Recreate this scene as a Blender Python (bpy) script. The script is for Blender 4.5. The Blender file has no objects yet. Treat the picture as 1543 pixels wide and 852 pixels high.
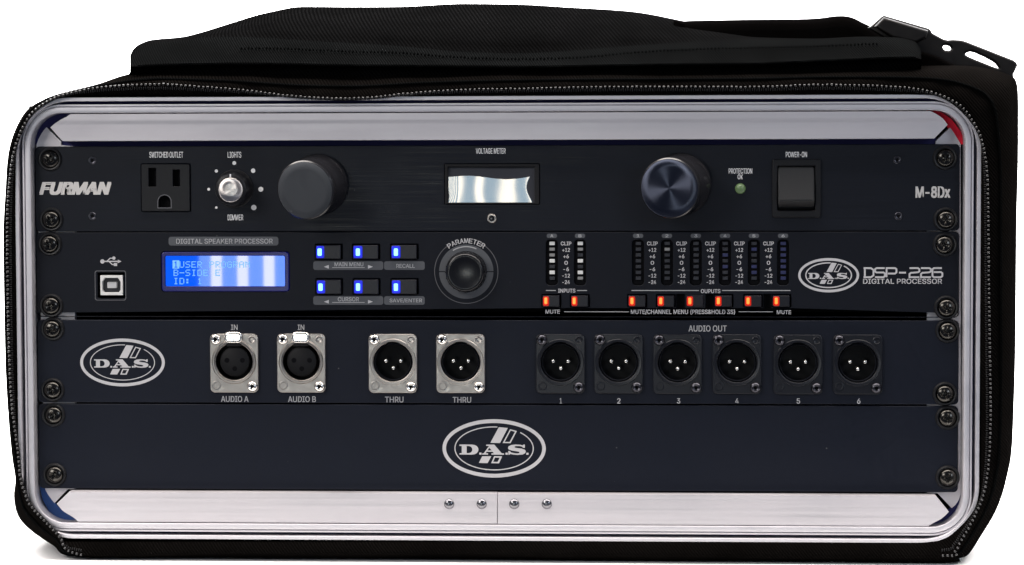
import bpy, bmesh, math, random
from mathutils import Vector, Matrix, Euler
random.seed(7)
sc = bpy.context.scene
C = sc.collection
R = math.radians

# ------------------------------------------------------------------ camera
ZC = 0.1267                                   # height of the middle of the rack opening above the table
PW, PH, F = 1543.0, 852.0, 4054.56            # photograph size and focal length in its pixels
CAM = Vector((0.08646, -1.4, ZC + 0.0951))
EUL = Euler((math.pi / 2 - 0.05434, 0.00289, 0.0551), 'XYZ')
cam_data = bpy.data.cameras.new('camera')
cam_data.sensor_fit = 'HORIZONTAL'; cam_data.sensor_width = 36.0
cam_data.lens = 36.0 * F / PW
cam_data.clip_start = 0.05; cam_data.clip_end = 50
cam = bpy.data.objects.new('camera', cam_data); C.objects.link(cam)
cam.location = CAM; cam.rotation_euler = EUL
sc.camera = cam
RM = EUL.to_matrix()

# ------------------------------------------------------------------ world, lamps, exposure
w = bpy.data.worlds.new('World'); sc.world = w; w.use_nodes = True
bg = w.node_tree.nodes['Background']
bg.inputs[0].default_value = (0.66, 0.74, 1.0, 1); bg.inputs[1].default_value = 0.14
sc.view_settings.view_transform = 'Standard'; sc.view_settings.look = 'None'
sc.view_settings.gamma = 1; sc.view_settings.exposure = 0
sc.view_settings.use_curve_mapping = False

def area(name, loc, target, sx, sy, radiance, col, spread=180):
    d = bpy.data.lights.new(name, 'AREA'); d.shape = 'RECTANGLE'; d.size = sx; d.size_y = sy
    d.energy = radiance * math.pi * sx * sy; d.color = col; d.spread = R(spread)
    o = bpy.data.objects.new(name, d); C.objects.link(o); o.location = loc
    o.rotation_euler = (Vector(target) - Vector(loc)).to_track_quat('-Z', 'Y').to_euler()
    return o
# a room window behind the photographer: pale sky glow with bright slats of a vertical blind
WL = 2.5
area('window_glow', (-0.325, -WL, ZC - 0.075), (-0.325, 0, ZC - 0.075), 0.526, 0.25, 6.0, (0.58, 0.82, 1.0))
for i in range(13):
    x = -0.559 + i * 0.0385
    area('window_slat', (x, -WL + 0.02, ZC - 0.075), (x, 0, ZC - 0.075), 0.016, 0.25, 14.0, (1.0, 0.80, 0.55))
# cooler light from the right of the room
area('side_lamp', (1.05, -1.2, 0.60), (0.2, 0, ZC), 0.4, 0.4, 7.0, (0.80, 0.88, 1.0))
# added lamp above, out of view, that keeps the table white
area('overhead_fill', (0.0, -0.11, 1.25), (0.0, -0.10, 0), 3.2, 0.50, 14.0, (1.0, 0.92, 0.86))
# added fill lamp, high at the front left, lifting the diffuse light
area('front_fill', (-0.85, -0.95, 0.75), (-0.15, 0, ZC), 0.6, 0.45, 10.0, (1.0, 0.96, 0.92))
area('backdrop_fill', (0, 0.75, 1.35), (0, 1.0, 0.2), 2.8, 0.5, 32.0, (1, 1, 1))  # added lamp, out of view, to whiten the backdrop

# ------------------------------------------------------------------ helpers
WM = {}
def U(px, py, y=0.0):
    d = RM @ Vector(((px - PW / 2) / F, -(py - PH / 2) / F, -1.0))
    t = (y - CAM.y) / d.y
    p = CAM + d * t
    return (p.x, p.z)
def UV(px, py, y=0.0):
    x, z = U(px, py, y); return Vector((x, y, z))
PXM = 1.0 / 2896.0                            # metres for one photo pixel at the panel face

def link(name, mesh, mat=None, parent=None, loc=(0, 0, 0), rot=None, scale=None):
    o = bpy.data.objects.new(name, mesh); C.objects.link(o)
    if mesh is not None and mat is not None and not mesh.materials: mesh.materials.append(mat)
    m = Matrix.Translation(loc)
    if rot is not None: m = m @ (rot.to_matrix().to_4x4() if not isinstance(rot, Matrix) else rot.to_4x4())
    if scale is not None: m = m @ Matrix.Diagonal((*scale, 1))
    WM[o] = m
    if parent is not None:
        o.parent = parent
        m = WM[parent].inverted() @ m
    o.matrix_basis = m
    return o
def thing(name, label, cat, loc, group=None):
    o = link(name, None, loc=loc); o.empty_display_size = 0.02
    o['label'] = label; o['category'] = cat
    if group: o['group'] = group
    return o
def mesh_of(name, verts, faces, smooth=False):
    me = bpy.data.meshes.new(name); me.from_pydata([tuple(v) for v in verts], [], faces); me.update()
    if smooth:
        for p in me.polygons: p.use_smooth = True
    return me
def fix_normals(me):
    bm = bmesh.new(); bm.from_mesh(me); bmesh.ops.recalc_face_normals(bm, faces=bm.faces); bm.to_mesh(me); bm.free(); return me
def smooth_by_angle(me, ang=35):
    for p in me.polygons: p.use_smooth = True
    me.set_sharp_from_angle(angle=R(ang)); return me
def curve_mesh(cu, y):
    o = bpy.data.objects.new('tmp', cu); C.objects.link(o)
    dg = bpy.context.evaluated_depsgraph_get(); dg.update()
    me = bpy.data.meshes.new_from_object(o.evaluated_get(dg))
    bpy.data.objects.remove(o); bpy.data.curves.remove(cu)
    me.materials.clear()
    me.transform(Matrix(((1, 0, 0, 0), (0, 0, -1, y), (0, 1, 0, 0), (0, 0, 0, 1))))
    return me
def plate_mesh(outlines, yf, thick=0.0, bevel=0.0, brs=2):
    """filled 2-D outlines (x, z), holes by nesting; front face at y=yf, going back by thick"""
    cu = bpy.data.curves.new('plate', 'CURVE'); cu.dimensions = '2D'; cu.fill_mode = 'BOTH' if thick else 'FRONT'
    for pts in outlines:
        s = cu.splines.new('POLY'); s.points.add(len(pts) - 1); s.use_cyclic_u = True
        for p, q in zip(s.points, pts): p.co = (q[0], q[1], 0, 1)
    cu.extrude = max(thick / 2 - bevel, 0); cu.bevel_depth = bevel; cu.bevel_resolution = brs
    if bevel: cu.offset = -bevel
    me = curve_mesh(cu, yf + thick / 2)
    if thick: smooth_by_angle(me, 40)
    return me
def plate(name, outlines, yf, thick, mat, parent, bevel=0.0):
    return link(name, plate_mesh(outlines, yf, thick, bevel), mat, parent)
def rrect(x0, z0, x1, z1, r=0.0, n=6):
    if x0 > x1: x0, x1 = x1, x0
    if z0 > z1: z0, z1 = z1, z0
    if r <= 0: return [(x0, z0), (x1, z0), (x1, z1), (x0, z1)]
    out = []
    for cx, cz, a in ((x1 - r, z0 + r, -90), (x1 - r, z1 - r, 0), (x0 + r, z1 - r, 90), (x0 + r, z0 + r, 180)):
        for i in range(n + 1):
            t = R(a + 90 * i / n); out.append((cx + r * math.cos(t), cz + r * math.sin(t)))
    return out
def prect(a, b, c, d, r=0, y=0.0, n=6):
    """rounded rectangle from photo pixels left, top, right, bottom on plane y (r in pixels)"""
    mx, my = (a + c) / 2, (b + d) / 2
    x0 = U(a, my, y)[0]; x1 = U(c, my, y)[0]; z1 = U(mx, b, y)[1]; z0 = U(mx, d, y)[1]
    return rrect(x0, z0, x1, z1, r * PXM, n)
def circ(cx, cz, rx, rz=None, n=40):
    rz = rz or rx
    return [(cx + rx * math.cos(2 * math.pi * i / n), cz + rz * math.sin(2 * math.pi * i / n)) for i in range(n)]
def pcirc(px, py, r, y=0.0, n=40):
    x, z = U(px, py, y); return circ(x, z, r * PXM, n=n)
def lathe_mesh(profile, seg=48, ang=35):
    """profile of (radius, forward distance); the axis points to -y"""
    vs, fs = [], []; rings = []
    for r, h in profile:
        if r < 1e-7:
            rings.append([len(vs)]); vs.append((0, -h, 0))
        else:
            rings.append(list(range(len(vs), len(vs) + seg)))
            for i in range(seg):
                t = 2 * math.pi * i / seg; vs.append((r * math.cos(t), -h, r * math.sin(t)))
    for a, b in zip(rings, rings[1:]):
        for i in range(seg):
            j = (i + 1) % seg
            if len(a) == 1 and len(b) == 1: continue
            if len(a) == 1: fs.append((a[0], b[i], b[j]))
            elif len(b) == 1: fs.append((a[i], b[0], a[j]))
            else: fs.append((a[i], b[i], b[j], a[j]))
    me = mesh_of('lathe', vs, fs); fix_normals(me); return smooth_by_angle(me, ang)
def box_mesh(x0, x1, y0, y1, z0, z1, bev=0.0, seg=2):
    bm = bmesh.new(); bmesh.ops.create_cube(bm, size=1)
    for v in bm.verts:
        v.co = Vector(((x0 + x1) / 2 + v.co.x * (x1 - x0), (y0 + y1) / 2 + v.co.y * (y1 - y0), (z0 + z1) / 2 + v.co.z * (z1 - z0)))
    if bev: bmesh.ops.bevel(bm, geom=bm.edges[:], offset=bev, segments=seg, affect='EDGES', profile=0.5)
    me = bpy.data.meshes.new('box'); bm.to_mesh(me); bm.free()
    if bev: smooth_by_angle(me, 40)
    return me
try:
    import os
    FONT = bpy.data.fonts.load(os.path.join(bpy.utils.system_resource('DATAFILES'), 'fonts', 'Inter.woff2'))
except Exception:
    FONT = None
def join(meshes):
    bm = bmesh.new()
    for m in meshes: bm.from_mesh(m)
    me = bpy.data.meshes.new('joined'); bm.to_mesh(me); bm.free()
    return me
def text_mesh(s, box, y, bold=0.0, shear=0.0, spacing=1.0):
    """lettering fitted to the photo-pixel box left, top, right, bottom on plane y; bold = extra stroke in photo pixels"""
    cu = bpy.data.curves.new('text', 'FONT'); cu.body = s; cu.size = 1
    if FONT: cu.font = FONT
    cu.resolution_u = 4
    cu.shear = shear; cu.space_character = spacing; cu.fill_mode = 'FRONT'
    me = curve_mesh(cu, 0)
    xs = [v.co.x for v in me.vertices]; zs = [v.co.z for v in me.vertices]
    a, b, c, d = box; mx, my = (a + c) / 2, (b + d) / 2; f = bold / 2; g = bold * 0.35
    x0 = U(a + f, my, y)[0]; x1 = U(c - f, my, y)[0]; z1 = U(mx, b + g, y)[1]; z0 = U(mx, d - g, y)[1]
    sx = (x1 - x0) / (max(xs) - min(xs)); sz = (z1 - z0) / (max(zs) - min(zs)); ox, oz = min(xs), min(zs)
    for v in me.vertices: v.co = (x0 + (v.co.x - ox) * sx, y, z0 + (v.co.z - oz) * sz)
    me.update()
    if not bold: return me
    out = []; n = 1 if bold < 1 else 2; k = 0
    for i in range(-n, n + 1):
        for j in (-1, 1):
            m2 = me.copy(); m2.transform(Matrix.Translation((i / n * f * PXM, -0.000004 * k, j * g * PXM))); out.append(m2); k += 1
    return join(out)
def ribbon(pts, wd, closed=False):
    """mitred ribbon outline around a polyline in 2-D; returns list of quads"""
    n = len(pts); L, Rr = [], []
    for i in range(n):
        p = Vector(pts[i])
        a = Vector(pts[i - 1]) if (i > 0 or closed) else None
        b = Vector(pts[(i + 1) % n]) if (i < n - 1 or closed) else None
        d1 = (p - a).normalized() if a is not None else None
        d2 = (b - p).normalized() if b is not None else None
        if d1 is None: d1 = d2
        if d2 is None: d2 = d1
        n1 = Vector((-d1.y, d1.x)); n2 = Vector((-d2.y, d2.x)); m = (n1 + n2)
        m = m.normalized() if m.length > 1e-9 else n1
        k = wd / 2 / max(m.dot(n1), 0.35)
        L.append(p + m * k); Rr.append(p - m * k)
    q = []
    for i in range(n if closed else n - 1):
        j = (i + 1) % n; q.append([Rr[i], Rr[j], L[j], L[i]])
    return q
def quads_mesh(quads, y):
    vs, fs = [], []
    for k, q in enumerate(quads):
        b = len(vs); vs += [(p[0], y, p[1]) for p in q]; fs.append(tuple(range(b, b + len(q))))
    me = mesh_of('print', vs, fs)
    for p in me.polygons:
        if p.normal.y > 0: p.flip()
    return me
def catmull(P, n, closed=False):
    out = []; m = len(P)
    rng = range(m if closed else m - 1)
    for i in rng:
        p0 = P[(i - 1) % m] if (closed or i > 0) else P[0]
        p1 = P[i]; p2 = P[(i + 1) % m]; p3 = P[(i + 2) % m] if (closed or i + 2 < m) else P[-1]
        for k in range(n):
            t = k / n
            out.append(tuple(0.5 * (2 * b + (c - a) * t + (2 * a - 5 * b + 4 * c - d) * t * t + (3 * b - a - 3 * c + d) * t ** 3)
                             for a, b, c, d in zip(p0, p1, p2, p3)))
    if not closed: out.append(tuple(P[-1]))
    return out
def interp(tab, x, k):
    """smooth curve through the table's column k (cubic with limited slopes)"""
    if x <= tab[0][0]: return tab[0][k]
    n = len(tab)
    def sl(i):
        if i == 0 or i == n - 1: return 0.0 if n < 3 else ((tab[1][k] - tab[0][k]) / (tab[1][0] - tab[0][0]) if i == 0 else (tab[-1][k] - tab[-2][k]) / (tab[-1][0] - tab[-2][0]))
        a, b, c = tab[i - 1], tab[i], tab[i + 1]; d0 = (b[k] - a[k]) / (b[0] - a[0]); d1 = (c[k] - b[k]) / (c[0] - b[0])
        return 0.0 if d0 * d1 <= 0 else 2 * d0 * d1 / (d0 + d1)
    for i in range(n - 1):
        a, b = tab[i], tab[i + 1]
        if x <= b[0]:
            h = b[0] - a[0]; t = (x - a[0]) / h
            return (2 * t ** 3 - 3 * t * t + 1) * a[k] + (t ** 3 - 2 * t * t + t) * h * sl(i) + (3 * t * t - 2 * t ** 3) * b[k] + (t ** 3 - t * t) * h * sl(i + 1)
    return tab[-1][k]

# ------------------------------------------------------------------ materials
def mat(name, col, rough=0.5, metal=0.0, spec=0.5, **kw):
    m = bpy.data.materials.new(name); m.use_nodes = True
    b = m.node_tree.nodes['Principled BSDF']
    b.inputs['Base Color'].default_value = (*col, 1); b.inputs['Roughness'].default_value = rough
    b.inputs['Metallic'].default_value = metal; b.inputs['Specular IOR Level'].default_value = spec
    for k, v in kw.items():
        k = k.replace('_', ' ')
        b.inputs[k].default_value = v
    return m
def nodes(m): return m.node_tree.nodes, m.node_tree.links, m.node_tree.nodes['Principled BSDF']
def grain(m, scale=(1, 1, 1), size=400, detail=3, col=0.15, rough=0.1, bump=0.0, dist=0.0002):
    """object-space noise on colour, roughness and relief"""
    n, l, b = nodes(m)
    tc = n.new('ShaderNodeTexCoord'); mp = n.new('ShaderNodeMapping'); mp.inputs['Scale'].default_value = scale
    nz = n.new('ShaderNodeTexNoise'); nz.inputs['Scale'].default_value = size; nz.inputs['Detail'].default_value = detail
    l.new(tc.outputs['Object'], mp.inputs[0]); l.new(mp.outputs[0], nz.inputs['Vector'])
    base = tuple(b.inputs['Base Color'].default_value)[:3]
    mr = n.new('ShaderNodeMix'); mr.data_type = 'RGBA'
    mr.inputs[6].default_value = (*[c * (1 - col) for c in base], 1); mr.inputs[7].default_value = (*[min(c * (1 + col), 1) for c in base], 1)
    l.new(nz.outputs[0], mr.inputs[0]); l.new(mr.outputs[2], b.inputs['Base Color'])
    r0 = b.inputs['Roughness'].default_value
    mm = n.new('ShaderNodeMapRange'); mm.inputs[1].default_value = 0.3; mm.inputs[2].default_value = 0.7
    mm.inputs[3].default_value = max(r0 - rough, 0.02); mm.inputs[4].default_value = r0 + rough
    l.new(nz.outputs[0], mm.inputs[0]); l.new(mm.outputs[0], b.inputs['Roughness'])
    if bump:
        bp = n.new('ShaderNodeBump'); bp.inputs['Strength'].default_value = bump; bp.inputs['Distance'].default_value = dist
        l.new(nz.outputs[0], bp.inputs['Height']); l.new(bp.outputs[0], b.inputs['Normal'])
    return m
M = {}
M['white'] = mat('white_paper', (0.9, 0.9, 0.9), 0.9, spec=0.1)
M['panel_brushed'] = grain(mat('brushed_black_anodised', (0.0040, 0.0056, 0.0105), 0.45, spec=0.20), (0.012, 1, 1), 1500, 5, 0.6, 0.12, 0.5, 0.0001)
M['panel_paint'] = grain(mat('slate_black_paint', (0.0046, 0.0066, 0.0138), 0.5, spec=0.20), (1, 1, 1), 420, 6, 0.30, 0.08, 0.2, 0.00008)
M['panel_paint2'] = grain(mat('fine_black_paint', (0.0040, 0.0053, 0.0098), 0.48, spec=0.18), (1, 1, 1), 420, 6, 0.30, 0.08, 0.2, 0.00008)
M['alu'] = grain(mat('satin_aluminium', (0.64, 0.618, 0.64), 0.62, 0.80), (0.008, 1, 1), 900, 5, 0.12, 0.10, 0.2, 0.00006)
M['alu_v'] = grain(mat('satin_aluminium_rim', (0.64, 0.625, 0.655), 0.56, 0.80), (1, 1, 1), 300, 3, 0.04, 0.06)
M['plastic'] = grain(mat('black_plastic', (0.0065, 0.0068, 0.0085), 0.40, spec=0.25), (1, 1, 1), 1200, 3, 0.1, 0.05, 0.1, 0.00005)
M['dial'] = mat('glossy_black_dial', (0.005, 0.0055, 0.007), 0.24, spec=0.35)
M['rubber'] = mat('black_rubber', (0.008, 0.008, 0.009), 0.6, spec=0.25)
def wear(m, amount=0.10, specks=0.0, scale=(1, 1, 1), size=14):
    """smudges that change the gloss, and a few dust specks"""
    n, l, b = nodes(m)
    tc = n.new('ShaderNodeTexCoord'); mp = n.new('ShaderNodeMapping'); mp.inputs['Scale'].default_value = scale; l.new(tc.outputs['Object'], mp.inputs[0])
    nz = n.new('ShaderNodeTexNoise'); nz.inputs['Scale'].default_value = size; nz.inputs['Detail'].default_value = 7; nz.inputs['Roughness'].default_value = 0.65
    l.new(mp.outputs[0], nz.inputs['Vector'])
    mr = n.new('ShaderNodeMapRange'); mr.inputs[1].default_value = 0.35; mr.inputs[2].default_value = 0.65; mr.inputs[3].default_value = -amount; mr.inputs[4].default_value = amount
    l.new(nz.outputs[0], mr.inputs[0])
    ad = n.new('ShaderNodeMath'); ad.operation = 'ADD'; l.new(mr.outputs[0], ad.inputs[0])
    src = b.inputs['Roughness'].links[0].from_socket if b.inputs['Roughness'].links else None
    if src: l.new(src, ad.inputs[1])
    else: ad.inputs[1].default_value = b.inputs['Roughness'].default_value
    l.new(ad.outputs[0], b.inputs['Roughness'])
    if specks:
        vo = n.new('ShaderNodeTexVoronoi'); vo.inputs['Scale'].default_value = 110; l.new(tc.outputs['Object'], vo.inputs['Vector'])
        rn = n.new('ShaderNodeMath'); rn.operation = 'LESS_THAN'; l.new(vo.outputs['Distance'], rn.inputs[0])
        sp_ = n.new('ShaderNodeSeparateColor'); l.new(vo.outputs['Color'], sp_.inputs[0])
        th = n.new('ShaderNodeMapRange'); th.inputs[1].default_value = 0.80; th.inputs[2].default_value = 1.0; th.inputs[3].default_value = 0.0; th.inputs[4].default_value = 0.045
        l.new(sp_.outputs[0], th.inputs[0]); l.new(th.outputs[0], rn.inputs[1])
        mx = n.new('ShaderNodeMix'); mx.data_type = 'RGBA'; mx.inputs[7].default_value = (specks, specks, specks, 1)
        l.new(rn.outputs[0], mx.inputs[0]); l.new(b.inputs['Base Color'].links[0].from_socket, mx.inputs[6]); l.new(mx.outputs[2], b.inputs['Base Color'])
    return m
for k in ('panel_brushed', 'panel_paint', 'panel_paint2'): wear(M[k], 0.09, 0.10)
wear(M['alu'], 0.10, 0, (0.25, 1, 1), 60); wear(M['alu_v'], 0.07, 0, (1, 1, 1), 40)
M['void'] = mat('dark_cavity_lining', (0.004, 0.004, 0.005), 0.8, spec=0.1)
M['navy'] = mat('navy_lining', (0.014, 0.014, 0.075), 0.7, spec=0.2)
M['red'] = mat('red_reflection_tint', (0.78, 0.018, 0.045), 0.7, spec=0.2)  # a red reflection put into the colour
M['blue'] = mat('blue_reflection_tint', (0.020, 0.058, 0.19), 0.6, spec=0.2)  # a blue reflection put into the colour
M['screw'] = mat('black_zinc_screw', (0.050, 0.048, 0.044), 0.20, 1.0)
M['washer'] = mat('black_nylon_washer', (0.010, 0.010, 0.011), 0.38, spec=0.4)
M['nickel'] = grain(mat('satin_nickel', (0.38, 0.355, 0.33), 0.38, 1.0), (1, 1, 1), 350, 4, 0.10, 0.08, 0.1, 0.0001)
M['bright_nickel'] = mat('bright_nickel', (0.80, 0.78, 0.74), 0.24, 1.0)
M['pin'] = mat('silver_contact', (0.85, 0.84, 0.80), 0.25, 1.0)
M['xlr_black'] = mat('black_chrome_connector', (0.007, 0.008, 0.012), 0.30, 0.1, spec=0.35)
M['xlr_screw'] = mat('dark_zinc_screw', (0.06, 0.06, 0.07), 0.3, 1.0)
M['print'] = mat('white_print', (0.88, 0.87, 0.86), 0.6, spec=0.2)
M['print_silver'] = mat('silver_print', (0.55, 0.54, 0.55), 0.5, spec=0.2)
M['print_dim'] = mat('worn_grey_print', (0.42, 0.42, 0.43), 0.6, spec=0.2)
M['print_grey'] = mat('grey_print_bar', (0.085, 0.09, 0.10), 0.5, spec=0.25)
M['print_line'] = mat('thin_grey_print', (0.13, 0.13, 0.14), 0.5, spec=0.25)
M['logo_white'] = mat('cut_letter_silver', (0.66, 0.63, 0.60), 0.45, 0.3)
M['cap_left'] = grain(mat('satin_black_cap', (0.068, 0.073, 0.081), 0.58, 0.85), (1, 1, 1), 250, 4, 0.10, 0.06)
M['cap_right'] = mat('spun_black_cap', (0.060, 0.068, 0.095), 0.34, 1.0, Anisotropic=0.95)
M['cap_silver'] = mat('spun_silver_cap', (0.58, 0.55, 0.53), 0.36, 1.0, Anisotropic=0.9)
for k in ('cap_right', 'cap_silver'):
    n, l, b = nodes(M[k]); t = n.new('ShaderNodeTangent'); t.direction_type = 'RADIAL'; t.axis = 'Y'; l.new(t.outputs[0], b.inputs['Tangent'])
M['gloss_black'] = mat('gloss_black_edge', (0.012, 0.012, 0.014), 0.18, spec=0.5)
M['film'] = mat('clear_protective_film', (0.05, 0.05, 0.055), 0.028, spec=0.5, IOR=1.75)
M['lcd'] = mat('blue_backlit_screen', (0.0, 0.01, 0.08), 0.02, spec=0.5, IOR=1.54, Emission_Color=(0.0, 0.105, 0.95, 1), Emission_Strength=1.0)
M['lcd_text'] = mat('screen_characters', (0.05, 0.1, 0.3), 0.3, Emission_Color=(0.16, 0.48, 1.0, 1), Emission_Strength=1.0)
M['lcd_frame'] = mat('dark_blue_screen_surround', (0.003, 0.004, 0.05), 0.3, spec=0.4, Emission_Color=(0, 0, 0.5, 1), Emission_Strength=0.10)
M['led_blue'] = mat('lit_blue_led', (0.1, 0.2, 0.8), 0.3, Emission_Color=(0.10, 0.32, 1.0, 1), Emission_Strength=5.0)
M['led_orange'] = mat('lit_orange_led', (0.8, 0.2, 0.05), 0.3, Emission_Color=(1.0, 0.12, 0.012, 1), Emission_Strength=2.8)
M['halo_blue'] = mat('blue_led_halo', (0.02, 0.03, 0.5), 0.35, spec=0.3, Emission_Color=(0.0, 0.006, 0.50, 1), Emission_Strength=0.8)
M['halo_red'] = mat('red_led_halo', (0.3, 0.01, 0.005), 0.35, spec=0.3, Emission_Color=(0.55, 0.012, 0.0, 1), Emission_Strength=0.7)
M['button'] = mat('translucent_black_button', (0.007, 0.0075, 0.012), 0.35, spec=0.3)
M['seg_white'] = mat('pale_meter_segment', (0.72, 0.72, 0.70), 0.4)
M['seg_mid'] = mat('grey_meter_segment', (0.22, 0.22, 0.22), 0.4)
M['seg_dim'] = mat('dark_meter_segment', (0.010, 0.011, 0.018), 0.4)
M['seg_blue'] = mat('dark_blue_meter_segment', (0.012, 0.016, 0.075), 0.4)
M['led_green'] = mat('green_indicator', (0.12, 0.19, 0.09), 0.15, spec=0.6, Emission_Color=(0.2, 0.35, 0.1, 1), Emission_Strength=0.06)
M['usb_white'] = mat('white_usb_shell', (0.75, 0.74, 0.72), 0.4, spec=0.4)
M['usb_grey'] = mat('grey_usb_tongue', (0.55, 0.55, 0.55), 0.5)
M['rocker'] = mat('glossy_rocker', (0.030, 0.030, 0.030), 0.34, spec=0.45)
M['rivet'] = mat('steel_rivet', (0.22, 0.22, 0.235), 0.24, 1.0)
M['tooth'] = mat('nylon_zip_tooth', (0.014, 0.014, 0.016), 0.24, spec=0.6)

def nylon(name, col, weave, sheen=0.0):
    m = mat(name, col, 0.85, spec=0.0)
    n, l, b = nodes(m)
    tc = n.new('ShaderNodeTexCoord')
    mp = n.new('ShaderNodeMapping'); mp.inputs['Rotation'].default_value = (0, R(40), 0)
    l.new(tc.outputs['Object'], mp.inputs[0])
    wv = n.new('ShaderNodeTexWave'); wv.wave_type = 'BANDS'; wv.bands_direction = 'X'
    wv.inputs['Scale'].default_value = weave; wv.inputs['Distortion'].default_value = 1.2
    wv.inputs['Detail'].default_value = 2; wv.inputs['Detail Scale'].default_value = 3
    l.new(mp.outputs[0], wv.inputs['Vector'])
    nz = n.new('ShaderNodeTexNoise'); nz.inputs['Scale'].default_value = 40; nz.inputs['Detail'].default_value = 6
    l.new(tc.outputs['Object'], nz.inputs['Vector'])
    mul = n.new('ShaderNodeMath'); mul.operation = 'MULTIPLY'; l.new(wv.outputs[0], mul.inputs[0]); l.new(nz.outputs[0], mul.inputs[1])
    mx = n.new('ShaderNodeMix'); mx.data_type = 'RGBA'
    mx.inputs[6].default_value = (*[c * 0.45 for c in col], 1); mx.inputs[7].default_value = (*[c * 2.1 for c in col], 1)
    l.new(mul.outputs[0], mx.inputs[0]); l.new(mx.outputs[2], b.inputs['Base Color'])
    bp = n.new('ShaderNodeBump'); bp.inputs['Strength'].default_value = 0.6; bp.inputs['Distance'].default_value = 0.0004
    l.new(wv.outputs[0], bp.inputs['Height']); l.new(bp.outputs[0], b.inputs['Normal'])
    if sheen: b.inputs['Sheen Weight'].default_value = sheen; b.inputs['Sheen Roughness'].default_value = 0.4
    return m
M['nylon'] = nylon('black_twill_nylon', (0.0024, 0.0024, 0.0025), 200)
M['tape'] = nylon('black_zip_tape', (0.0030, 0.0032, 0.0033), 300)
M['bag_side'] = nylon('dark_bag_cloth', (0.0034, 0.0030, 0.0028), 240)
M['strap'] = nylon('black_webbing', (0.0020, 0.0018, 0.0018), 600)
M['buckle'] = grain(mat('black_acetal_buckle', (0.0035, 0.003, 0.003), 0.45, spec=0.2), (1, 1, 1), 200, 3, 0.2, 0.08)

# ------------------------------------------------------------------ setting: white sweep under and behind
prof = [(-0.06, 0.0), (0.9, 0.0)] + [(0.9 + 0.4 * math.sin(R(a)), 0.4 - 0.4 * math.cos(R(a))) for a in range(9, 91, 9)] + [(1.3, 2.2)]
vs = []; fs = []
for i, (y, z) in enumerate(prof):
    vs += [(-2.2, y, z), (2.2, y, z)]
    if i: fs.append((2 * i - 2, 2 * i - 1, 2 * i + 1, 2 * i))
o = link('backdrop', mesh_of('backdrop', vs, fs, True), M['white']); o['kind'] = 'structure'

# ------------------------------------------------------------------ rack bag
bag = thing('rack_bag', 'black nylon rack bag with zipped edge round the silver frame', 'bag', (0, 0.1, 0))
ST = [((122, 836), (117, 840)), ((88, 806), (80, 822)), ((66, 784), (46, 799)), ((46, 762), (27, 777)), ((36, 739), (21, 749)),
      ((30, 715), (23, 722)), ((27, 680), (18, 688)), ((20, 630), (13, 635)), ((15, 560), (8.5, 560)), ((12, 450), (6, 450)),
      ((11, 350), (5, 350)), ((13, 290), (8, 290)), ((19, 240), (12, 235)), ((30, 202), (22, 198)), ((49, 170), (39, 168)),
      ((78, 150), (62, 152)), ((104, 141), (90, 141)), ((155, 132), (145, 127.5)), ((233, 127.6), (205, 110)), ((298, 131), (298, 108)),
      ((363, 136), (363, 108)), ((419, 143), (419, 108)), ((480, 148), (480, 108)), ((550, 148), (550, 108)), ((620, 141), (620, 108)),
      ((700, 136), (700, 108)), ((800, 134), (800, 106)), ((900, 132), (900, 106)), ((1000, 131.5), (1000, 106)), ((1143, 131.5), (1143, 104)),
      ((1230, 128.5), (1230, 103)), ((1320, 130), (1330, 101)), ((1384, 135), (1420, 99)), ((1420, 145), (1475, 101)), ((1450, 162), (1520, 113)),
      ((1470, 190), (1533, 130)), ((1480, 215), (1534.5, 190)), ((1487, 260), (1534, 250)), ((1489, 330), (1532, 330)), ((1490, 430), (1531, 430)),
      ((1491.5, 530), (1530, 530)), ((1492.5, 618), (1528, 605)), ((1491, 680), (1524.5, 680)), ((1487, 720), (1517, 720)), ((1481, 748), (1509, 749)),
      ((1470, 775), (1497, 777)), ((1458, 798), (1478, 808)), ((1448, 815), (1459, 836)), ((1438, 832), (1443, 842)), ((1418, 838), (1426, 849)),
      ((1200, 837), (1200, 848)), ((900, 835), (900, 846.5)), ((600, 833.5), (600, 844)), ((300, 834), (300, 841.5))]
zipl = catmull([s[0] for s in ST], 5, True); sill = catmull([s[1] for s in ST], 5, True)
N = len(zipl); NZ = 50 * 5 - 5                     # samples that carry the zip
cxp, cyp = 760, 480
def nsd(a, b, c, k): return math.sin(a * 3.1 + k) * 0.5 + math.sin(b * 5.7 + k * 2.3) * 0.3 + math.sin((a + c) * 9.3 + k * 1.7) * 0.2
rings = []
def low(i):
    t = min(max((sill[i][1] - 800) / 38, 0), 1); return t * t * (3 - 2 * t)
def ring(fn): rings.append([fn(i) for i in range(N)])
FR_Y = -0.008
def toward(p, q, t): return (p[0] + (q[0] - p[0]) * t, p[1] + (q[1] - p[1]) * t)
def frame_edge(i):
    """where the lip tucks in: outside the straight trims, over the trim at the rounded corners"""
    x, y = zipl[i]
    cx = 96.5 if x < 96.5 else 1406 if x > 1406 else None; cy = 216 if y < 216 else 744 if y > 744 else None
    if cx is not None and cy is not None:
        a = math.atan2(y - cy, x - cx); r = 72 - 9 * abs(math.sin(2 * a)); r = min(r, math.hypot(x - cx, y - cy) - 3)
        return (cx + r * math.cos(a), cy + r * math.sin(a))
    if cx is not None: return (max(24.5, x + 3), y) if x < 700 else (min(1478, x - 3), y)
    return (x, max(144, y + 3)) if y < 400 else (x, min(816, y - 3))
ring(lambda i: UV(*frame_edge(i), 0.010))
ring(lambda i: UV(*frame_edge(i), -0.0085))
ring(lambda i: UV(*toward(zipl[i], frame_edge(i), 0.55), -0.0110))
ring(lambda i: UV(*toward(zipl[i], frame_edge(i), 0.12), -0.0120))
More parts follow.
